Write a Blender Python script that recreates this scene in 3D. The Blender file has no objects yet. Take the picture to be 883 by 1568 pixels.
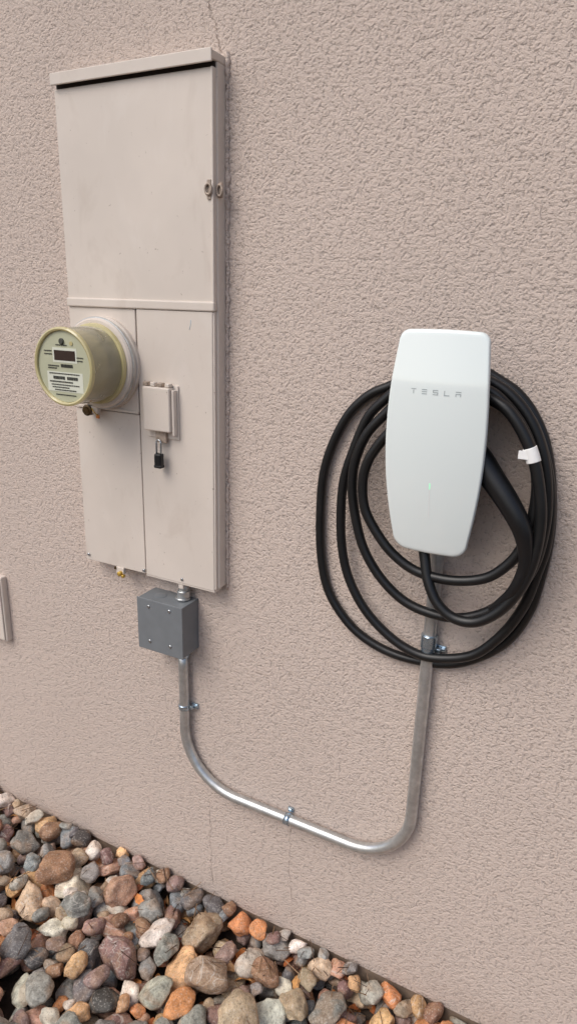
import bpy, bmesh, math, random
import numpy as np
from mathutils import Vector, Matrix, noise
random.seed(7); rng=np.random.default_rng(23)
scn=bpy.context.scene
COL=scn.collection

# ---------------------------------------------------------------- materials
def lin(c):
    return tuple((v/255/12.92 if v/255<=0.04045 else ((v/255+0.055)/1.055)**2.4) for v in c)
class NT:
    def __init__(s,name):
        s.m=bpy.data.materials.new(name); s.m.use_nodes=True
        s.t=s.m.node_tree; s.b=s.t.nodes['Principled BSDF']; s.out=s.t.nodes['Material Output']
        s.co=s.t.nodes.new('ShaderNodeTexCoord').outputs['Object']
    def n(s,typ,**k):
        nd=s.t.nodes.new(typ)
        for a,b in k.items():
            if a in nd.inputs: s.set(nd.inputs[a],b)
            else: setattr(nd,a,b)
        return nd
    def set(s,sock,v):
        if isinstance(v,bpy.types.NodeSocket): s.t.links.new(v,sock)
        else: sock.default_value=v
    def noise(s,scale,detail=3,rough=.5,co=None,dist=0):
        nd=s.t.nodes.new('ShaderNodeTexNoise'); nd.inputs['Scale'].default_value=scale
        nd.inputs['Detail'].default_value=detail; nd.inputs['Roughness'].default_value=rough
        nd.inputs['Distortion'].default_value=dist
        s.t.links.new(co or s.co,nd.inputs['Vector']); return nd.outputs['Fac']
    def ramp(s,fac,stops):
        nd=s.t.nodes.new('ShaderNodeValToRGB'); e=nd.color_ramp.elements
        while len(e)<len(stops): e.new(.5)
        for i,(p,c) in enumerate(stops):
            e[i].position=p; e[i].color=(c,c,c,1) if not hasattr(c,'__len__') else (*c[:3],1)
        s.t.links.new(fac,nd.inputs[0]); return nd.outputs[0]
    def mix(s,fac,a,b,mode='MIX'):
        nd=s.t.nodes.new('ShaderNodeMix'); nd.data_type='RGBA'; nd.blend_type=mode
        for i,v in ((0,fac),(6,a),(7,b)):
            if isinstance(v,bpy.types.NodeSocket): s.t.links.new(v,nd.inputs[i])
            else: nd.inputs[i].default_value = v if i==0 else (*v[:3],1)
        return nd.outputs[2]
    def math(s,op,a,b=0.0,c=None):
        nd=s.t.nodes.new('ShaderNodeMath'); nd.operation=op
        for i,v in ((0,a),(1,b),(2,c)):
            if v is None: continue
            if isinstance(v,bpy.types.NodeSocket): s.t.links.new(v,nd.inputs[i])
            else: nd.inputs[i].default_value=v
        return nd.outputs[0]
    def bump(s,h,strength=1,dist=.002,normal=None):
        nd=s.t.nodes.new('ShaderNodeBump'); nd.inputs['Strength'].default_value=strength
        nd.inputs['Distance'].default_value=dist; s.t.links.new(h,nd.inputs['Height'])
        if normal: s.t.links.new(normal,nd.inputs['Normal'])
        return nd.outputs[0]
    def fin(s,color=None,rough=None,metal=None,normal=None,**k):
        I=s.b.inputs
        if color is not None: s.set(I['Base Color'],color if isinstance(color,bpy.types.NodeSocket) else (*color[:3],1))
        if rough is not None: s.set(I['Roughness'],rough)
        if metal is not None: s.set(I['Metallic'],metal)
        if normal is not None: s.set(I['Normal'],normal)
        for a,b in k.items(): s.set(I[a.replace('_',' ')],b)
        return s.m

def simple(name,c,rough=.5,metal=0,var=.15,scale=60,bumpd=.0003,**k):
    n=NT(name); c=lin(c)
    f=n.noise(scale,3)
    col=n.mix(n.ramp(f,[(.3,0),(.7,1)]),tuple(v*(1-var) for v in c),tuple(min(1,v*(1+var)) for v in c))
    return n.fin(col,rough,metal,n.bump(n.noise(scale*6,2),.3,bumpd),**k)

# stucco: sprayed sand finish, small blobs a few millimetres across with dark pits
def make_stucco():
    n=NT('stucco_paint')
    c=lin((206,190,179))
    big=n.noise(1.3,2)
    a=n.noise(205,2,.62)
    b=n.noise(88,2,.5)
    s_=n.math('ADD',n.math('MULTIPLY',a,.6),n.math('MULTIPLY',b,.4))
    h=n.ramp(s_,[(.37,0),(.47,.6),(.58,.95),(.70,1)])
    col=n.mix(n.ramp(big,[(.3,0),(.7,1)]),tuple(v*.955 for v in c),tuple(v*1.045 for v in c))
    col=n.mix(n.math('MULTIPLY',n.ramp(s_,[(.36,1),(.47,0)]),.40),col,tuple(v*.38 for v in c))
    sep=n.n('ShaderNodeSeparateXYZ'); n.t.links.new(n.co,sep.inputs[0])
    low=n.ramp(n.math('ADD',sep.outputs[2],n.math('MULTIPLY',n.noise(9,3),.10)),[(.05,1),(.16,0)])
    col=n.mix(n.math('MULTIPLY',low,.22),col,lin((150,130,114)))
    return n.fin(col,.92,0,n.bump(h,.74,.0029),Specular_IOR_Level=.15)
M_stucco=make_stucco()

def make_panel():
    n=NT('weathered_beige_enamel'); c=lin((216,205,194))
    b=n.noise(5,3,.6)
    col=n.mix(n.ramp(b,[(.35,0),(.68,1)]),tuple(v*.95 for v in c),tuple(v*1.03 for v in c))
    mp=n.n('ShaderNodeMapping'); n.t.links.new(n.co,mp.inputs[0]); mp.inputs['Scale'].default_value=(1,1,.45)
    sm=n.noise(13,4,.65,co=mp.outputs[0],dist=.6)
    col=n.mix(n.math('MULTIPLY',n.ramp(sm,[(.55,0),(.75,1)]),.30),col,lin((228,220,212)))
    col=n.mix(n.math('MULTIPLY',n.ramp(sm,[(.25,1),(.42,0)]),.28),col,lin((184,168,154)))
    sp=n.noise(95,3,.6)
    col=n.mix(n.math('MULTIPLY',n.ramp(sp,[(.70,0),(.76,1)]),.55),col,lin((120,98,80)))
    return n.fin(col,n.ramp(b,[(.3,.38),(.7,.52)]),0,n.bump(n.noise(14,2),.22,.003),Specular_IOR_Level=.42)
M_panel=make_panel()

def make_galv():
    n=NT('galvanised_steel')
    f=n.noise(55,4,.65)
    col=n.mix(n.ramp(f,[(.3,0),(.7,1)]),(.47,.48,.475),(.68,.69,.685))
    col=n.mix(n.math('MULTIPLY',n.ramp(n.noise(16,4,.7),[(.5,0),(.7,1)]),.26),col,(.32,.32,.31))
    return n.fin(col,n.ramp(f,[(.3,.42),(.7,.29)]),.78,n.bump(n.noise(200,2),.12,.0004))
M_galv=make_galv()
M_zinc=simple('blue_zinc_plating',(176,192,204),.22,.88,.15,80)
M_greybox=simple('grey_enamel',(118,122,125),.42,0,.06,30)
M_screw=simple('screw_metal',(175,178,180),.3,.85)
M_rubber=simple('black_rubber',(20,20,21),.40,0,.25,30,.0002)
M_blackplastic=simple('black_plastic',(18,18,20),.4,0,.2)
M_dark=simple('dark_gap',(44,38,34),.9)
M_white=simple('white_label_vinyl',(244,244,242),.5,0,.03)
n=NT('white_glass_cover'); M_glasswhite=n.fin(n.mix(n.ramp(n.noise(3,2),[(.3,0),(.7,1)]),(.83,.905,.89),(.85,.915,.90)),.07,0,Coat_Weight=.6,Coat_Roughness=.02)
M_rim=simple('white_rim_plastic',(222,228,227),.35,0,.02)
M_letter=simple('grey_print',(172,180,181),.4,0,.03)
n=NT('green_led'); M_led=n.fin((.3,.9,.5),.4,Emission_Color=(.35,1,.55,1),Emission_Strength=.6)
n=NT('yellowed_meter_glass')
M_meterglass=n.fin(n.mix(n.ramp(n.noise(22,3),[(.3,0),(.7,1)]),(.60,.56,.38),(.78,.73,.53)),n.ramp(n.noise(40,3),[(.3,.06),(.7,.28)]),0,Transmission_Weight=.60,IOR=1.12,Coat_Weight=.8,Coat_Roughness=.05)
M_meterinner=simple('meter_inner_body',(176,165,132),.5,0,.2,18)
M_meterdark=simple('meter_inner_frame',(74,66,52),.5,0,.2,18)
M_meterrim=simple('olive_rim',(196,184,134),.15,0,.1,20,.0001,Coat_Weight=.6)
M_meterface=simple('meter_face_plate',(186,187,160),.3,0,.04,30,.0001,Coat_Weight=.8,Coat_Roughness=.05)
M_lcd=simple('lcd_glass',(62,50,44),.12,0,.1)
M_print=simple('dark_print',(70,70,62),.5,0,.1)
M_labelw=simple('meter_label_paper',(216,218,202),.35,0,.02,30,.0001,Coat_Weight=.8)
M_bronze=simple('bronze_lock',(86,68,42),.35,.6,.3)
M_brass=simple('brass_seal',(205,170,80),.35,.6,.2)
M_orange=simple('orange_seal',(196,120,60),.5,0,.2)
M_rustmetal=simple('rusty_hasp_steel',(172,156,142),.55,.3,.3,120)
M_found=simple('dirty_concrete',(134,116,100),.95,0,.35,22,.003)
M_soffit=simple('painted_soffit',(185,172,162),.8,0,.05)

# ---------------------------------------------------------------- mesh helpers
def mkobj(name,mesh,mat,parent=None,smooth=False):
    o=bpy.data.objects.new(name,mesh); COL.objects.link(o)
    if mat: mesh.materials.append(mat)
    if smooth: mesh.polygons.foreach_set('use_smooth',[True]*len(mesh.polygons))
    if parent: par(o,parent)
    return o
def par(o,p):
    o.parent=p; o.matrix_parent_inverse=p.matrix_world.inverted()
def empty(name,loc):
    e=bpy.data.objects.new(name,None); e.empty_display_size=.05; COL.objects.link(e)
    e.location=loc; e.matrix_world=Matrix.Translation(loc); bpy.context.view_layer.update(); return e
def box(name,x0,x1,y0,y1,z0,z1,mat,parent=None,bev=.0015,seg=2):
    bm=bmesh.new(); bmesh.ops.create_cube(bm,size=1)
    for v in bm.verts:
        v.co=Vector(((x0+x1)/2+v.co.x*(x1-x0),(y0+y1)/2+v.co.y*(y1-y0),(z0+z1)/2+v.co.z*(z1-z0)))
    bmesh.ops.recalc_face_normals(bm,faces=bm.faces[:])
    if bev: bmesh.ops.bevel(bm,geom=bm.edges[:],offset=bev,segments=seg,affect='EDGES',profile=.5)
    me=bpy.data.meshes.new(name); bm.to_mesh(me); bm.free()
    return mkobj(name,me,mat,parent)
def catmull(P,sub=10,closed=False):
    P=[Vector(p) for p in P]; out=[]; N=len(P)
    for i in range(N if closed else N-1):
        g=lambda k:(P[k%N] if closed else P[max(0,min(N-1,k))])
        p0,p1,p2,p3=g(i-1),g(i),g(i+1),g(i+2)
        for k in range(sub):
            t=k/sub
            out.append(.5*((2*p1)+(-p0+p2)*t+(2*p0-5*p1+4*p2-p3)*t*t+(-p0+3*p1-3*p2+p3)*t**3))
    if not closed: out.append(P[-1])
    return out
def tube(name,pts,r,mat,parent=None,seg=20,closed=False,smooth=True):
    pts=[Vector(p) for p in pts]; N=len(pts)
    rad=r if hasattr(r,'__len__') else [r]*N
    tang=[]
    for i in range(N):
        a=pts[(i-1)%N] if (closed or i>0) else pts[0]
        b=pts[(i+1)%N] if (closed or i<N-1) else pts[-1]
        tang.append((b-a).normalized())
    up=tang[0].orthogonal().normalized(); V=[];F=[]
    for i in range(N):
        if i: up=(up-tang[i]*up.dot(tang[i])).normalized()
        s=tang[i].cross(up)
        for k in range(seg):
            a=2*math.pi*k/seg; V.append(pts[i]+(up*math.cos(a)+s*math.sin(a))*rad[i])
    for i in range(N if closed else N-1):
        j=(i+1)%N
        for k in range(seg):
            F.append((i*seg+k,i*seg+(k+1)%seg,j*seg+(k+1)%seg,j*seg+k))
    if not closed:
        F.append(tuple(range(seg))[::-1]); F.append(tuple((N-1)*seg+k for k in range(seg)))
    me=bpy.data.meshes.new(name); me.from_pydata(V,[],F); me.update()
    bm=bmesh.new(); bm.from_mesh(me); bmesh.ops.recalc_face_normals(bm,faces=bm.faces[:]); bm.to_mesh(me); bm.free()
    o=mkobj(name,me,mat,parent)
    if smooth:
        for p in me.polygons: p.use_smooth=len(p.vertices)==4
    return o
def lathe(name,prof,c,mat,parent=None,seg=96,axis='y'):
    V=[];F=[];N=len(prof)
    for r,d in prof:
        for k in range(seg):
            a=2*math.pi*k/seg
            if axis=='y': V.append((c[0]+r*math.cos(a),-d,c[1]+r*math.sin(a)))
            else: V.append((c[0]+r*math.cos(a),c[1]+r*math.sin(a),d))
    for i in range(N-1):
        for k in range(seg):
            F.append((i*seg+k,i*seg+(k+1)%seg,(i+1)*seg+(k+1)%seg,(i+1)*seg+k))
    F.append(tuple(range(seg))); F.append(tuple((N-1)*seg+k for k in range(seg)))
    me=bpy.data.meshes.new(name); me.from_pydata(V,[],F)
    bm=bmesh.new(); bm.from_mesh(me); bmesh.ops.recalc_face_normals(bm,faces=bm.faces[:])
    for e in bm.edges:
        if len(e.link_faces)==2 and e.calc_face_angle(0)>math.radians(35): e.smooth=False
    for f in bm.faces: f.smooth=True
    bm.to_mesh(me); bm.free()
    return mkobj(name,me,mat,parent)
def screw(name,x,y,z,r,parent,mat=M_screw):
    return lathe(name,[(r,-y-.001),(r,-y+.0012),(r*.75,-y+.0022)],(x,z),mat,parent,seg=20)

# ---------------------------------------------------------------- house wall
house=empty('stucco_house',(0,.15,0))
wall=box('wall',-7,5,0,.25,.006,3.2,M_stucco,house,bev=0)
box('foundation',-7,5,.004,.25,-.35,.0058,M_found,house,bev=0)
box('eave_soffit',-7.3,5.3,-.40,.25,3.203,3.25,M_soffit,house,bev=0)
box('fascia_board',-7.3,5.3,-.425,-.402,3.16,3.35,M_soffit,house,bev=.002)
bm=bmesh.new()
vs=[bm.verts.new(p) for p in [(-7.4,-.5,3.36),(5.4,-.5,3.36),(5.4,2.5,4.2),(-7.4,2.5,4.2)]]
bm.faces.new(vs); me=bpy.data.meshes.new('roof'); bm.to_mesh(me); bm.free()
mkobj('roof_slope',me,simple('roof_shingle',(95,88,82),.9,0,.3,8),house)
def crack(name,P,w):
    pts=[]
    for i in range(len(P)-1):
        for k in range(14):
            t=k/14; x=P[i][0]*(1-t)+P[i+1][0]*t; z=P[i][1]*(1-t)+P[i+1][1]*t
            pts.append((x+random.gauss(0,.0022),z+random.gauss(0,.001)))
    V=[];F=[]
    for i,(x,z) in enumerate(pts):
        ww=w*random.uniform(.2,1.2); V+=[(x-ww,-.0009,z),(x+ww,-.0009,z)]
        if i: F.append((2*i-2,2*i-1,2*i+1,2*i))
    me=bpy.data.meshes.new(name); me.from_pydata(V,[],F); mkobj(name,me,M_crack,house)
M_crack=simple('crack_shadow',(150,134,123),.95)
crack('hairline_crack_a',[(-.775,2.25),(-.752,2.05),(-.748,1.951),(-.733,1.912),(-.722,1.87)],.0010)
crack('hairline_crack_b',[(-.762,.30),(-.76,.17),(-.755,.03)],.0005)
crack('hairline_crack_c',[(-.54,.335),(-.536,.2),(-.527,.03)],.0005)

# ---------------------------------------------------------------- ground
def make_soil():
    n=NT('brown_soil'); f=n.noise(12,6,.7)
    col=n.mix(n.ramp(f,[(.3,0),(.7,1)]),(.035,.024,.017),(.12,.085,.06))
    return n.fin(col,.95,0,n.bump(n.noise(60,5),.8,.01))
me=bpy.data.meshes.new('ground'); me.from_pydata([(-150,-150,-.07),(150,-150,-.07),(150,150,-.07),(-150,150,-.07)],[],[(0,1,2,3)])
mkobj('ground',me,make_soil())

# ---------------------------------------------------------------- river rocks
def make_rockmat():
    n=NT('river_rock')
    at=n.n('ShaderNodeAttribute'); at.attribute_name='rockcol'
    rd=n.n('ShaderNodeAttribute'); rd.attribute_name='rnd'
    ad=n.n('ShaderNodeVectorMath'); ad.operation='MULTIPLY_ADD'
    n.t.links.new(rd.outputs['Color'],ad.inputs[0]); ad.inputs[1].default_value=(9,9,9); n.t.links.new(n.co,ad.inputs[2])
    co=ad.outputs[0]
    base=at.outputs['Color']
    mott=n.noise(42,4,.72,co=co)
    col=n.mix(1.0,base,n.ramp(mott,[(.28,.5),(.5,1.0),(.72,1.55)]),'MULTIPLY')
    col=n.mix(n.math('MULTIPLY',n.ramp(n.noise(14,2,.5,co=co,dist=1.5),[(.50,0),(.62,1)]),.34),col,lin((184,148,114)))
    sp=n.noise(260,2,.5,co=co)
    col=n.mix(n.math('MULTIPLY',n.ramp(sp,[(.58,0),(.66,1)]),.34),col,(.64,.60,.54))
    col=n.mix(n.math('MULTIPLY',n.ramp(sp,[(.34,1),(.42,0)]),.42),col,(.06,.05,.042))
    v=n.noise(9,2,.5,co=co,dist=2.5)
    vein=n.ramp(v,[(.485,0),(.497,1),(.503,1),(.515,0)])
    vm=n.math('MULTIPLY',n.math('GREATER_THAN',rd.outputs['Fac'],.62),vein)
    col=n.mix(n.math('MULTIPLY',vm,.55),col,(.64,.59,.52))
    h=n.math('ADD',mott,n.math('MULTIPLY',sp,.25))
    return n.fin(col,n.ramp(mott,[(.3,.48),(.7,.72)]),0,n.bump(h,.65,.005),Specular_IOR_Level=.35)
def ico(sub):
    bm=bmesh.new(); bmesh.ops.create_icosphere(bm,subdivisions=sub,radius=1)
    v=np.array([x.co[:] for x in bm.verts]); f=np.array([[q.index for q in x.verts] for x in bm.faces]); bm.free(); return v,f
def shapes(sub,count):
    v0,f=ico(sub); out=[]
    r=np.random.default_rng(5)
    for s in range(count):
        v=v0.copy()
        for _ in range(r.integers(5,10)):
            nn=r.normal(size=3); nn/=np.linalg.norm(nn); d=r.uniform(.52,.86)
            ex=np.maximum(0,v@nn-d); v-=np.outer(ex*r.uniform(.7,.95),nn)
        off=Vector(r.uniform(-50,50,3))
        k=np.array([1+.22*noise.noise(Vector(p)*1.3+off)+.07*noise.noise(Vector(p)*3.2+off)+.022*noise.noise(Vector(p)*8+off) for p in v0])
        v=v*k[:,None]; v*=1.08/np.abs(v).max(axis=0).mean()
        out.append(v)
    return out,f
S_hi,F_hi=shapes(4,34); S_lo,F_lo=shapes(3,34)
PAL=[((140,137,131),15),((122,126,127),11),((104,102,101),7),((152,128,120),10),((138,108,102),9),((194,172,144),11),((202,162,118),8),
     ((222,213,197),9),((186,180,167),9),((190,148,126),8),((142,108,84),9),((82,77,75),4),((168,148,124),10),((208,142,94),5),((154,155,150),7)]
PC=np.array([lin(p[0]) for p in PAL]); PW=np.array([p[1] for p in PAL],float); PW/=PW.sum()
gx0,gx1,gy0,gy1,cs=-3.1,1.3,-2.0,0,.006
nx=int((gx1-gx0)/cs); ny=int((gy1-gy0)/cs); H=np.full((nx,ny),-.066)
def grade(x): return -.004+.020*min(1,max(0,(-x-.2)/1.2))
rocks=[]
def drop(a,b,c,cands,band=None):
    best=None
    for _ in range(cands):
        x=rng.uniform(gx0+a,gx1-a); y=rng.uniform(gy0+a,gy1-a*.6) if band is None else gy1-a*.65-rng.uniform(0,band)
        th=rng.uniform(0,math.pi)
        R=int(a/cs)+1; i=int((x-gx0)/cs); j=int((y-gy0)/cs)
        i0,i1,j0,j1=max(0,i-R),min(nx,i+R+1),max(0,j-R),min(ny,j+R+1)
        X=(gx0+(np.arange(i0,i1)+.5)*cs-x)[:,None]; Y=(gy0+(np.arange(j0,j1)+.5)*cs-y)[None,:]
        u=(X*math.cos(th)+Y*math.sin(th))/a; w=(-X*math.sin(th)+Y*math.cos(th))/b
        q=u*u+w*w; m=q<.90
        if not m.any(): continue
        dz=c*np.sqrt(np.maximum(0,1-q))
        z=(H[i0:i1,j0:j1]+dz)[m].max()
        if best is None or z+c*.3<best[0]: best=(z+c*.3,x,y,z,th,i0,i1,j0,j1,m,dz)
    if best is None: return
    _,x,y,z,th,i0,i1,j0,j1,m,dz=best
    if z+c>(.058 if y<-.08 else .030): return
    z-=.004
    sub=H[i0:i1,j0:j1]; sub[m]=np.maximum(sub[m],(z+dz)[m])
    rocks.append((x,y,z,a,b,c,th))
NR=6700
for k in range(NR):
    ph=k/NR
    a=float(np.clip(rng.lognormal(math.log(.0275 if ph<.8 else .018),.33),.011,.050))
    drop(a,a*rng.uniform(.60,.90),a*rng.uniform(.45,.70),12 if ph<.8 else 22)
    if k%12==0:
        a=float(rng.uniform(.016,.036)); drop(a,a*rng.uniform(.62,.9),a*rng.uniform(.5,.75),8,.03)
Vs=[];Fs=[];Cs=[];Rs=[];off=0
for (x,y,z,a,b,c,th) in rocks:
    hi = -1.5<x<-.1 and y>-.6 and a>.03
    k=rng.integers(0,34); v=(S_hi if hi else S_lo)[k]; f=F_hi if hi else F_lo
    v=v*np.array([a,b,c])*1.08
    t1,t2=rng.uniform(-.38,.38,2)
    M=np.array(Matrix.Rotation(th,3,'Z')@Matrix.Rotation(t1,3,'X')@Matrix.Rotation(t2,3,'Y'))
    v=v@M.T+np.array([x,y,z+grade(x)])
    mx=v[:,1].max()
    if mx>-.001: v[:,1]-=mx+.001
    Vs.append(v);Fs.append(f+off);off+=len(v)
    cc=PC[rng.choice(len(PC),p=PW)]*rng.uniform(.78,1.25)*(1+rng.normal(0,.025,3))
    Cs.append(np.tile(np.append(cc,1),(len(v),1))); rr=rng.uniform(0,1,3); Rs.append(np.tile(np.append(rr,1),(len(v),1)))
V=np.concatenate(Vs);F=np.concatenate(Fs);C=np.concatenate(Cs);R_=np.concatenate(Rs)
me=bpy.data.meshes.new('river_rocks'); me.vertices.add(len(V)); me.vertices.foreach_set('co',V.astype(np.float32).ravel())
me.loops.add(F.size); me.loops.foreach_set('vertex_index',F.astype(np.int32).ravel())
me.polygons.add(len(F)); me.polygons.foreach_set('loop_start',np.arange(0,F.size,3,dtype=np.int32)); me.polygons.foreach_set('loop_total',np.full(len(F),3,dtype=np.int32))
me.update(calc_edges=True)
for nm,arr in (('rockcol',C),('rnd',R_)):
    at=me.attributes.new(nm,'FLOAT_COLOR','POINT'); at.data.foreach_set('color',arr.astype(np.float32).ravel())
me.polygons.foreach_set('use_smooth',np.ones(len(F),dtype=bool))
mkobj('river_rocks',me,make_rockmat())

# dead leaves and twigs
def make_leafmat():
    n=NT('dead_leaf'); at=n.n('ShaderNodeAttribute'); at.attribute_name='leafcol'
    return n.fin(n.mix(1.0,at.outputs['Color'],n.ramp(n.noise(80,3),[(.3,.6),(.7,1.2)]),'MULTIPLY'),.7)
V=[];F=[];C=[]
LC=[lin(c) for c in [(206,134,76),(186,108,58),(160,94,60),(215,160,100),(138,70,54),(170,130,90)]]
def hgt(x,y):
    i=min(nx-1,max(0,int((x-gx0)/cs))); j=min(ny-1,max(0,int((y-gy0)/cs))); return H[i,j]+grade(x)
spots=[(-.84,-.07),(-1.25,-.2),(-1.1,-.3),(-.6,-.12),(-.5,-.08),(-1.45,-.08),(-.8,-.1),(-.35,-.06)]
for q in range(280):
    if q<105: s=random.choice(spots); x=random.gauss(s[0],.05); y=random.gauss(s[1],.035)
    else: x=random.uniform(-2.6,.6); y=-.02-abs(random.gauss(0,.5))
    y=min(y,-.03)
    hs=[(hgt(x+dx,y+dy),dx,dy) for dx in(-.02,0,.02) for dy in(-.02,0,.02)]
    h0,dx,dy=min(hs); x+=dx; y+=dy; y=min(y,-.03)
    L=random.uniform(.010,.028); W=L*random.uniform(.3,.55); cr=random.uniform(.1,.6)
    M=Matrix.Translation((x,y,h0+.007))@Matrix.Rotation(random.uniform(0,6.28),4,'Z')@Matrix.Rotation(random.gauss(0,.5),4,'X')@Matrix.Rotation(random.gauss(0,.4),4,'Y')
    b=len(V); c=random.choice(LC); n_=8
    for i in range(n_+1):
        t=i/n_; w=W*math.sin(math.pi*min(1,t*.94+.03))**.8*(1+.15*math.sin(i*2.1))
        for sx in(-1,0,1):
            V.append(M@Vector(((t-.5)*2*L,sx*w,abs(sx)*w*cr+.25*L*math.sin(t*3)))); C.append((*c,1))
    for i in range(n_):
        for k in(0,1):
            p=b+i*3+k; F.append((p,p+1,p+4,p+3))
for q in range(320):
    s=random.choice(spots) if q<180 else None
    x,y=(random.gauss(s[0],.07),min(-.03,random.gauss(s[1],.04))) if s else (random.uniform(-2.4,.4),-.03-abs(random.gauss(0,.25)))
    h0=hgt(x,y)+.003; L=random.uniform(.008,.03); th=random.uniform(0,6.28); r=random.uniform(.0006,.0013)
    M=Matrix.Translation((x,y,h0))@Matrix.Rotation(th,4,'Z')@Matrix.Rotation(random.gauss(0,.25),4,'Y')
    b=len(V); c=random.choice([lin((110,84,62)),lin((140,110,80)),lin((80,58,44))])
    for t in(-1,1):
        for a in range(3): V.append(M@Vector((t*L,r*math.cos(a*2.09),r*math.sin(a*2.09)))); C.append((*c,1))
    for a in range(3): F.append((b+a,b+(a+1)%3,b+3+(a+1)%3,b+3+a))
me=bpy.data.meshes.new('dead_leaves'); me.from_pydata(V,[],F)
at=me.attributes.new('leafcol','FLOAT_COLOR','POINT'); at.data.foreach_set('color',np.array(C,dtype=np.float32).ravel())
mkobj('dead_leaves',me,make_leafmat())

# ---------------------------------------------------------------- electrical panel
P=empty('electrical_panel',(-.895,0,1.37))
box('back_box',-1.072,-.711,.001,-.0285,.884,1.850,M_panel,P,.002)
box('gap_backing',-1.070,-.7195,-.0275,-.0315,.886,1.846,M_dark,P,0)
box('upper_cover',-1.075,-.7165,-.0292,-.0375,1.462,1.8410,M_panel,P,.0022,3)
box('upper_cover_side_flange',-.7185,-.7135,-.006,-.0395,1.462,1.8410,M_panel,P,.0015)
box('lower_side_flange',-.7180,-.7145,-.008,-.0365,.884,1.446,M_panel,P,.0012)
box('rain_cap',-1.073,-.711,.001,-.0460,1.8500,1.8640,M_panel,P,.0025,3)
box('rain_cap_lip',-1.0735,-.7100,-.0445,-.0485,1.8450,1.8655,M_panel,P,.0015,2)
box('cap_shadow_recess',-1.072,-.7145,-.02,-.0335,1.8412,1.8498,M_dark,P,0)  # set-back strip, shade under the cap painted in as dark colour
box('mid_drip_strip',-1.077,-.7125,-.0292,-.0415,1.4465,1.4640,M_panel,P,.003,3)
box('meter_cover',-1.0755,-.9015,-.0292,-.0368,1.2375,1.4462,M_panel,P,.0018)
box('lower_left_cover',-1.0755,-.9015,-.0292,-.0355,.880,1.2360,M_panel,P,.0018)
box('meter_cover_lip',-1.0755,-.9015,-.0370,-.0392,1.2380,1.2440,M_panel,P,.0008)
box('breaker_door',-.8975,-.7175,-.0292,-.0385,.880,1.4462,M_panel,P,.0025,3)
box('breaker_door_bottom_lip',-.8975,-.7175,-.010,-.0375,.8770,.8815,M_panel,P,.001)
tube('paint_scuff',[(-.770,-.0383,1.412),(-.7675,-.0383,1.420),(-.766,-.0383,1.430)],.0007,simple('blue_scuff',(170,190,200),.5),P,6)
pts=[(-.7085+random.gauss(0,.0012),-.001,z) for z in np.linspace(.875,1.87,160)]
tube('caulk_bead',pts,[.0042*random.uniform(.6,1.4) for _ in pts],M_stucco,P,8)
def ring(name,c,R,r,mat,parent,axis='y',sx=1):
    pts=[]
    for k in range(28):
        a=2*math.pi*k/28
        pts.append(Vector(c)+Vector((R*sx*math.cos(a),0,R*math.sin(a))))
    return tube(name,pts,r,mat,parent,10,True)
ring('hasp_ear_front',(-.722,-.0425,1.653),.0085,.0024,M_rustmetal,P,'y',.72)
box('hasp_plate',-.7265,-.7175,-.0385,-.0405,1.637,1.669,M_rustmetal,P,.001)
ring('hasp_ear_back',(-.7065,-.030,1.652),.009,.0024,M_rustmetal,P,'y',.6)
box('hasp_arm',-.7165,-.703,-.024,-.028,1.640,1.665,M_rustmetal,P,.001)
for i,(x,z) in enumerate([(-.905,.882),(-1.066,.888),(-.80,.884)]):
    screw('cover_screw_%d'%i,x,-.037 if i!=2 else -.0385,z+.006,.0035,P)
box('seal_tab',-.984,-.962,-.030,-.039,.866,.881,M_panel,P,.001)
lathe('brass_seal',[(.0055,.038),(.0055,.046),(.004,.047)],(-.970,.868),M_brass,P,20)
lathe('brass_seal_nut',[(.004,.038),(.004,.044),(.003,.045)],(-.962,.863),M_brass,P,8)
lathe('knock_screw',[(.003,.037),(.003,.041)],(-.985,.878),M_bronze,P,12)
box('door_tab',-.812,-.800,-.028,-.036,.866,.880,M_panel,P,.001)
lathe('drilled_hole',[(.0035,.0384),(.0035,.0388)],(-.880,1.216),M_dark,P,14)
box('hasp_cover_base',-.876,-.797,-.0385,-.0425,1.196,1.304,M_panel,P,.001)
box('hasp_cover',-.872,-.806,-.0430,-.0600,1.212,1.300,M_panel,P,.003,3)
box('hasp_cover_side',-.8055,-.7995,-.0428,-.0540,1.205,1.296,M_panel,P,.0015)
for i,x in enumerate((-.868,-.850,-.832,-.814)):
    box('hinge_knuckle_%d'%i,x-.0055,x+.0055,-.0430,-.0560,1.3005,1.3085,M_panel if i%2 else M_rustmetal,P,.0018)
box('hasp_tab',-.850,-.824,-.0428,-.0500,1.188,1.2115,M_rustmetal,P,.001)
K=empty('padlock',(-.838,-.055,1.165))
sh=[(-.8435,-.056,1.164)]+[(-.838-.0055*math.cos(a),-.056,1.188+.006*math.sin(a)) for a in np.linspace(0,math.pi,12)]+[(-.8325,-.056,1.164)]
tube('shackle',catmull(sh,3),.0020,M_screw,K,12)
box('lock_body',-.8468,-.8292,-.0490,-.0630,1.136,1.1665,M_blackplastic,K,.004,4)
box('lock_bumper',-.8474,-.8286,-.0484,-.0636,1.136,1.143,M_blackplastic,K,.003,3)

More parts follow.
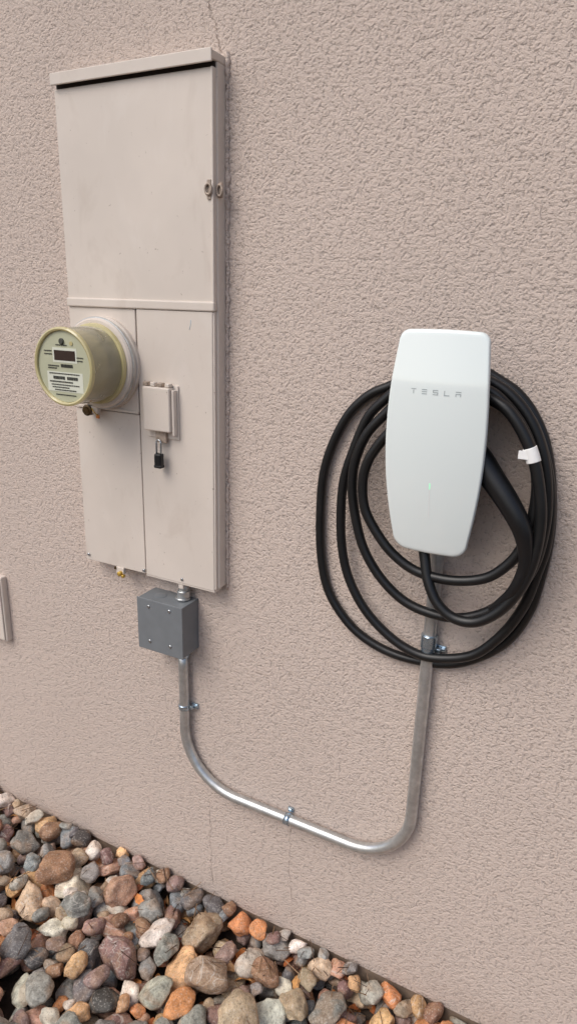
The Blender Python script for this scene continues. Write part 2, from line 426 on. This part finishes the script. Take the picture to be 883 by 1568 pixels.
# ---------------------------------------------------------------- electric meter
E=empty('electric_meter',(-.985,-.09,1.336))
mc=(-.985,1.336)
lathe('socket_ring',[(.080,.030),(.0925,.0305),(.094,.038),(.094,.046),(.0905,.047),(.0895,.0535),(.0905,.055),(.0905,.0600),(.087,.0640),(.079,.0642)],mc,M_panel,E)
lathe('snap_ring',[(.0885,.0530),(.0925,.0535),(.0932,.0555),(.0925,.0575),(.0900,.0580)],mc,M_galv,E)
lathe('ring_seal_band',[(.0780,.060),(.0815,.0655),(.0800,.072),(.0765,.073)],mc,M_meterrim,E)
lathe('housing',[(.0755,.066),(.0750,.10),(.0735,.145),(.0735,.146)],mc,M_meterglass,E)
lathe('inner_base',[(.066,.067),(.066,.092),(.060,.094)],mc,M_meterdark,E)
lathe('inner_body',[(.058,.095),(.058,.136),(.066,.138),(.066,.144)],mc,M_meterinner,E)
lathe('front_rim',[(.0735,.1462),(.0752,.1475),(.0757,.1515),(.0748,.1545),(.0715,.1560),(.0685,.1545),(.0680,.1500),(.0675,.1480)],mc,M_meterrim,E)
lathe('face_plate',[(.0675,.1475),(.0675,.1505)],mc,M_meterface,E)
def fbox(name,u0,u1,v0,v1,mat,d=.1509): return box(name,mc[0]+u0,mc[0]+u1,-.1502,-d,mc[1]+v0,mc[1]+v1,mat,E,0)
fbox('lcd_bezel',-.028,.034,.008,.036,M_labelw)
fbox('lcd',-.024,.030,.012,.031,M_lcd,.1513)
fbox('white_label',-.046,.046,-.048,-.010,M_labelw)
lathe('reset_button',[(.006,.1505),(.006,.1530),(.005,.154)],(mc[0]-.002,mc[1]+.048),M_print,E,20)
lathe('port',[(.004,.1505),(.004,.1520)],(mc[0]+.022,mc[1]+.045),M_meterrim,E,20)
bi=0
def bars(u0,u1,v0,v1):
    global bi
    u=u0
    while u<u1:
        w=random.choice([.0006,.001,.0015]); fbox('barcode_%d'%bi,u,u+w,v0,v1,M_print,.1516); bi+=1; u+=w+random.choice([.0006,.001])
bars(-.008,.022,-.001,.005); bars(-.030,.000,-.0245,-.0185); bars(.006,.034,-.0245,-.0185)
def words(u0,u1,v,h=.0022):
    global bi
    u=u0
    while u<u1:
        w=random.uniform(.0015,.006); fbox('print_%d'%bi,u,min(u+w,u1),v,v+h,M_print,.1516); bi+=1; u+=w+.0012
words(-.042,-.014,.000);words(-.042,-.020,-.0045);words(-.040,.038,-.0145);words(-.040,.020,-.0305,.0028);words(-.036,.036,-.036);words(-.034,.010,-.041);words(-.028,.028,-.046)
words(-.026,.026,-.055,.002);words(-.018,.010,.040,.002);words(.034,.050,.018,.002);words(.034,.048,.012,.002);words(-.050,-.030,.022,.002);words(-.050,-.030,.028,.002)
lathe('barrel_lock',[(.0105,.046),(.0118,.050),(.0118,.062),(.0085,.0635),(.0075,.067),(.004,.067)],(-1.020,1.2375),M_bronze,E,28)
box('ring_clamp_tab',-1.036,-.994,-.046,-.0585,1.231,1.2475,M_panel,E,.003)
tube('seal_wire',catmull([(-1.010,-.058,1.243),(-1.000,-.062,1.236),(-.994,-.058,1.228),(-1.000,-.055,1.235)],5),.0009,M_brass,E,6)
box('orange_seal_tag',-.999,-.990,-.0555,-.0585,1.222,1.230,M_orange,E,.001)

# ---------------------------------------------------------------- junction box
J=empty('junction_box',(-.845,-.03,.772))
box('box_body',-.905,-.7855,.001,-.0600,.7115,.8335,M_greybox,J,.0012)
box('box_cover',-.9065,-.7840,-.0603,-.0635,.7100,.8350,M_greybox,J,.0012)
for i,(x,z) in enumerate([(-.874,.818),(-.818,.820),(-.874,.733),(-.818,.734)]):
    lathe('cover_screw_%d'%i,[(.0040,.0630),(.0040,.0645),(.003,.0655)],(x,z),M_screw,J,18)
lathe('knockout',[(.014,.8330),(.014,.8340),(.0125,.8345)],(-.866,-.030),M_greybox,J,28,'z')

# ---------------------------------------------------------------- conduit
Q=empty('steel_conduit',(-.54,-.018,.36))
cy=-.0165; cr=.0117
def arc(cx,cz,R,a0,a1,n_=20): return [(cx+R*math.cos(a),cy,cz+R*math.sin(a)) for a in np.linspace(a0,a1,n_)]
RL,RR=.145,.130; xl,xr,zh=-.818,-.2615,.353
pts=[(xl,cy,.700),(xl,cy,.66),(xl,cy,.60),(xl+.0005,cy,.53)]+arc(xl+RL,zh+RL,RL,math.pi,1.5*math.pi)+[(x,cy,zh) for x in np.linspace(-.66,-.40,8)]+arc(xr-RR,zh+RR,RR,-math.pi/2,0)+[(xr,cy,z) for z in np.linspace(.50,1.11,14)]
tube('conduit_run',pts,cr,M_galv,Q,28)
tube('conduit_nipple',[(-.811,cy-.004,.84),(-.808,cy-.002,.878)],cr*.95,M_galv,Q,24)
def colz(name,x,y,z0,z1,r,mat,par_,seg=24): return lathe(name,[(r*.94,z0),(r,z0+.001),(r,z1-.001),(r*.94,z1)],(x,y),mat,par_,seg,'z')
colz('locknut',-.811,-.0215,.8352,.8400,.0175,M_galv,Q,8)
colz('nipple_connector',-.810,-.0205,.840,.856,.0142,M_galv,Q)
colz('box_connector',xl,cy-.0005,.6885,.7095,.0155,M_zinc,Q,26)
colz('box_connector_rim',xl,cy-.0005,.7040,.7098,.0172,M_zinc,Q,8)
colz('coupling',xr,cy-.0005,.868,.893,.0150,M_zinc,Q,26)
def strap(nm,x,z,ear):
    colz(nm+'_clip',x,cy,z-.006,z+.006,.0136,M_zinc,Q)
    x0,x1=(x+.012,x+.030) if ear>0 else (x-.030,x-.012)
    box(nm+'_ear',x0,x1,-.0005,-.0045,z-.007,z+.007,M_zinc,Q,.001)
    box(nm+'_ear_rib',x0+.002,x1-.008,-.0045,-.016,z-.0045,z+.0045,M_zinc,Q,.0015)
    lathe(nm+'_screw',[(.0052,.004),(.0052,.0075),(.0035,.0085)],((x0+x1)/2+.004,z),M_zinc,Q,6)
strap('strap_a',xl,.555,1); strap('strap_b',xr,.862,1)
tube('strap_c_clip',[(-.5445,cy,zh),(-.5315,cy,zh)],.0136,M_zinc,Q,24)
box('strap_c_ear',-.5450,-.5310,-.0005,-.0045,zh+.010,zh+.022,M_zinc,Q,.001)
lathe('strap_c_screw',[(.0045,.004),(.0045,.0075),(.0035,.0085)],(-.538,zh+.017),M_zinc,Q,6)

# ---------------------------------------------------------------- EV wall charger
W=empty('ev_wall_charger',(-.264,-.06,1.25))
xc=-.264; zb,zt=1.073,1.4335
HW=[(1.073,.0580),(1.10,.0628),(1.135,.0685),(1.19,.0755),(1.25,.0782),(1.30,.0777),(1.36,.0740),(1.40,.0700),(1.4335,.0660)]
HWP=np.polyfit(np.array([a for a,_ in HW])-1.25,np.array([b for _,b in HW]),4)
def hw(z): return float(np.polyval(HWP,(z-1.25)))
def outline():
    rt,rb=.015,.026
    R=[]
    for z in np.linspace(zb+rb,zt-rt,50): R.append((hw(z),z))
    ht=hw(zt-rt)
    for a in np.linspace(0,math.pi/2,12)[1:]: R.append((ht-rt+rt*math.cos(a)-.001*math.sin(a),zt-rt+rt*math.sin(a)))
    xt=R[-1][0]
    T=[(x,zt+.0015*(1-(x/xt)**2)) for x in np.linspace(xt,-xt,24)[1:-1]]
    hb=hw(zb+rb); B=[]
    for a in np.linspace(-math.pi/2,0,14)[:-1]: B.append((hb-rb+rb*math.cos(a),zb+rb+rb*math.sin(a)))
    xb=B[0][0]
    Bt=[(x,zb-.0008*(1-(x/xb)**2)) for x in np.linspace(-xb,xb,20)[1:-1]]
    right=B+R
    left=[(-x,z) for x,z in right[::-1]]
    return right+T+left+Bt
def depth(x,z):
    t=(z-zb)/(zt-zb); k=.80
    low=.080+.040*(1-(1-min(t,k)/k)**2)
    e=t-(k-.03); s=0
    if e>0: s=-.040*(e*e/(.06) if e<.03 else e-.015)
    return low+s-.007*(x/.078)**2
OL=outline(); N=len(OL); zc_=1.255
S=list(np.linspace(.03,.97,56))+[.982,.991,.997,1.0]
V=[(xc,-depth(0,zc_),zc_)];F=[]
for s in S:
    rec=0
    if s>.97: q=(s-.97)/.03; rec=.0026*(1-math.sqrt(max(0,1-q*q)))
    for (x,z) in OL:
        X=x*s; Z=zc_+(z-zc_)*s
        V.append((xc+X,-(depth(X,Z)-rec),Z))
nf=len(S)
for k in range(N): F.append((0,1+k,1+(k+1)%N))
for i in range(nf-1):
    for k in range(N): F.append((1+i*N+k,1+i*N+(k+1)%N,1+(i+1)*N+(k+1)%N,1+(i+1)*N+k))
me=bpy.data.meshes.new('front_cover'); me.from_pydata(V,[],F)
bm=bmesh.new(); bm.from_mesh(me); bmesh.ops.recalc_face_normals(bm,faces=bm.faces[:])
if sum(f.normal.y for f in bm.faces)>0: bmesh.ops.reverse_faces(bm,faces=bm.faces[:])
bm.to_mesh(me); bm.free()
mkobj('front_cover',me,M_glasswhite,W,True)
def shell(name,levels,mat):
    V=[];F=[]
    for (s,fn) in levels:
        for (x,z) in OL:
            X=x*s; Z=zc_+(z-zc_)*s; V.append((xc+X,-fn(X,Z),Z))
    for i in range(len(levels)-1):
        for k in range(N): F.append((i*N+k,i*N+(k+1)%N,(i+1)*N+(k+1)%N,(i+1)*N+k))
    F.append(tuple(range(N))); F.append(tuple((len(levels)-1)*N+k for k in range(N)))
    me=bpy.data.meshes.new(name); me.from_pydata(V,[],F)
    bm=bmesh.new(); bm.from_mesh(me); bmesh.ops.recalc_face_normals(bm,faces=bm.faces[:])
    for e in bm.edges:
        if len(e.link_faces)==2 and e.calc_face_angle(0)>.6: e.smooth=False
    for f in bm.faces: f.smooth=True
    bm.to_mesh(me); bm.free(); return mkobj(name,me,mat,W)
shell('rim',[(.992,lambda x,z:depth(x,z)-.0030),(1.004,lambda x,z:depth(x,z)-.0038),(1.004,lambda x,z:depth(x,z)-.0085),(.97,lambda x,z:depth(x,z)-.012)],M_rim)
shell('back_shell',[(.965,lambda x,z:depth(x,z)-.0115),(.93,lambda x,z:depth(x,z)-.020),(.80,lambda x,z:max(.030,depth(x,z)-.034)),(.78,lambda x,z:.028)],M_blackplastic)
box('mount_body',xc-.050,xc+.050,-.001,-.060,1.100,1.335,M_blackplastic,W,.008,3)
box('cable_gland',-.292,-.262,-.040,-.068,1.072,1.105,M_blackplastic,W,.006,3)
lz,lh=1.3405,.0075
def bar(u0,u1,v0,v1,i):
    x0,x1=-.3035+u0,-.3035+u1; z0,z1=lz+v0,lz+v1
    V=[(x,-(depth(x-xc,z)+.0004),z) for x,z in((x0,z0),(x1,z0),(x1,z1),(x0,z1))]
    me=bpy.data.meshes.new('letter_stroke'); me.from_pydata(V,[],[(0,1,2,3)]); mkobj('letter_stroke_%d'%i,me,M_letter,W)
st=.0012; lw=.0080; pt=.0171
B=[]
B+=[(0,lw,lh-st,lh),(lw/2-st/2,lw/2+st/2,0,lh-st*1.7)]
x=pt; B+=[(x,x+lw,lh-st,lh),(x,x+lw,lh/2-st/2,lh/2+st/2),(x,x+lw,0,st)]
x=2*pt; B+=[(x,x+lw,lh-st,lh),(x,x+lw,lh/2-st/2,lh/2+st/2),(x,x+lw,0,st),(x,x+st,lh/2+st/2,lh-st),(x+lw-st,x+lw,st,lh/2-st/2)]
x=3*pt; B+=[(x,x+st,st,lh),(x,x+lw,0,st)]
x=4*pt; B+=[(x,x+lw,lh-st,lh),(x,x+st,0,lh/2-st/2),(x+lw-st,x+lw,0,lh/2-st/2),(x,x+lw,lh/2-st/2,lh/2+st/2)]
for i,b in enumerate(B): bar(*b,i)
def strip(name,x0,x1,z0,z1,mat,e):
    V=[];F=[]
    for i,z in enumerate(np.linspace(z0,z1,10)):
        V+=[(x0,-(depth(x0-xc,z)+e),z),(x1,-(depth(x1-xc,z)+e),z)]
        if i: F.append((2*i-2,2*i-1,2*i+1,2*i))
    me=bpy.data.meshes.new(name); me.from_pydata(V,[],F); mkobj(name,me,mat,W)
strip('status_light',xc-.0006,xc+.0006,1.190,1.200,M_led,.0005)
strip('status_slot',xc-.0004,xc+.0004,1.140,1.189,M_white,.0004)

# ---------------------------------------------------------------- charging cable
G=empty('charging_cable',(-.27,-.04,1.12))
def dec(s):
    a=[t.split() for t in s.split(',') if t.strip()]
    return [(-float(p[0])/1000,float(p[1])/1000) for p in a]
def loop(name,s,y,extra_start=(),extra_end=(),r=.0087):
    p=list(extra_start)+dec(s)+list(extra_end)
    return tube(name,catmull([(x,-y,z) for x,z in p],8),r,M_rubber,G,18)
loop('coil_a','374 1335,411 1316,446 1280,474 1224,491 1161,494 1084,489 1005,474 940,444 892,400 854,339 832,275 830,215 842,165 873,125 916,100 972,90 1029,85 1110,92 1186,109 1258,133 1306,162 1339,195 1359',.0105,[(-.300,1.372),(-.340,1.354)],[(-.225,1.372),(-.265,1.380)])
loop('coil_b','373 1316,404 1280,427 1219,443 1156,444 1081,436 1018,419 968,389 921,348 884,301 859,251 853,182 877,137 928,107 991,94 1052,86 1110,90 1180,106 1242,130 1294,160 1328,190 1350',.028,[(-.300,1.360),(-.345,1.340)],[(-.225,1.366),(-.265,1.372)])
loop('coil_c','367 1292,397 1255,415 1208,419 1160,410 1105,390 1046,355 997,309 962,260 949,208 952,161 976,123 1019,99 1070,91 1139,96 1202,112 1262,137 1309,168 1341,200 1358',.0455,[(-.290,1.352),(-.335,1.325)],[(-.230,1.364),(-.265,1.368)])
loop('coil_d','346 1272,370 1240,387 1208,393 1170,385 1124,357 1081,325 1050,282 1029,224 1026,171 1041,138 1071,118 1109,109 1160,110 1213,124 1262,145 1300,175 1332,200 1347',.063,[(-.285,1.325),(-.315,1.305)],[(-.235,1.352),(-.265,1.352)])
ex=[(-.277,-.054,1.090),(-.277,-.056,1.070),(-.272,-.060,1.052),(-.262,-.068,1.020),(-.240,-.076,.985),(-.209,-.079,.966),(-.172,-.080,.969),(-.135,-.079,1.000),(-.108,-.078,1.050),(-.096,-.077,1.110),(-.097,-.076,1.170),(-.112,-.076,1.235),(-.134,-.076,1.283),(-.166,-.073,1.322),(-.205,-.066,1.340)]
tube('supply_lead',catmull(ex,8),.0092,M_rubber,G,18)
hp=[(-.225,-.062,1.262),(-.199,-.068,1.240),(-.176,-.074,1.215),(-.150,-.080,1.186),(-.130,-.084,1.160),(-.117,-.084,1.135),(-.110,-.082,1.105),(-.110,-.082,1.075),(-.122,-.080,1.035),(-.150,-.066,.990)]
hr=[.021,.021,.0195,.0180,.0165,.0145,.0115,.0092,.0088,.0085]
hc=catmull(hp,8)
rr=[]
for i in range(len(hc)):
    t=i/8; k=min(len(hr)-2,int(t)); rr.append(hr[k]*(1-(t-k))+hr[k+1]*(t-k))
tube('connector_handle',hc,rr,M_blackplastic,G,22)
tg=catmull([(-.1175,-.076,1.248),(-.1215,-.076,1.258),(-.1265,-.076,1.269)],6)
tube('white_cable_tag',tg,.0110,M_white,G,20)
box('tag_flag',-.1400,-.1240,-.0845,-.0857,1.252,1.265,M_white,G,.0004)

# ---------------------------------------------------------------- neighbouring utility cover
U=empty('utility_cover',(-1.46,0,.67))
box('cover_plate',-1.54,-1.402,.001,-.018,.563,.752,M_panel,U,.003,3)
box('cover_face',-1.535,-1.407,-.0182,-.0225,.568,.747,M_panel,U,.002)
screw('cover_screw',-1.415,-.0225,.735,.003,U)

# ---------------------------------------------------------------- camera
r=Vector((.8878,.4594,.0274)); fwd=Vector((-.4308,.8504,-.3021)).normalized()
r=(r-fwd*r.dot(fwd)).normalized(); up=r.cross(fwd)
cam=bpy.data.cameras.new('camera'); co=bpy.data.objects.new('camera',cam); COL.objects.link(co)
M=Matrix.Identity(4)
for i in range(3): M[i][0]=r[i]; M[i][1]=up[i]; M[i][2]=-fwd[i]
M[0][3],M[1][3],M[2][3]=0,-1.12,1.47
co.matrix_world=M; cam.sensor_fit='VERTICAL'; cam.sensor_height=36; cam.sensor_width=24; cam.lens=23.44; cam.clip_start=.02; cam.clip_end=600
scn.camera=co
# ---------------------------------------------------------------- light
el=math.radians(50); az=math.radians(208)
w=bpy.data.worlds.new('World'); scn.world=w; w.use_nodes=True
nt=w.node_tree; sky=nt.nodes.new('ShaderNodeTexSky'); sky.sky_type='NISHITA'; sky.sun_disc=False
sky.sun_elevation=el; sky.sun_rotation=az; sky.air_density=1.0; sky.dust_density=3.4; sky.ozone_density=1
bg=nt.nodes['Background']; nt.links.new(sky.outputs[0],bg.inputs[0]); bg.inputs[1].default_value=.148
sl=bpy.data.lights.new('sun','SUN'); so=bpy.data.objects.new('sun',sl); COL.objects.link(so)
sl.energy=1.45; sl.angle=math.radians(40); sl.color=(1,.985,.96)
d=Vector((math.sin(az)*math.cos(el),math.cos(az)*math.cos(el),math.sin(el)))
so.rotation_euler=d.to_track_quat('Z','Y').to_euler(); so.location=d*6
scn.view_settings.view_transform='Standard'; scn.view_settings.look='None'; scn.view_settings.exposure=0
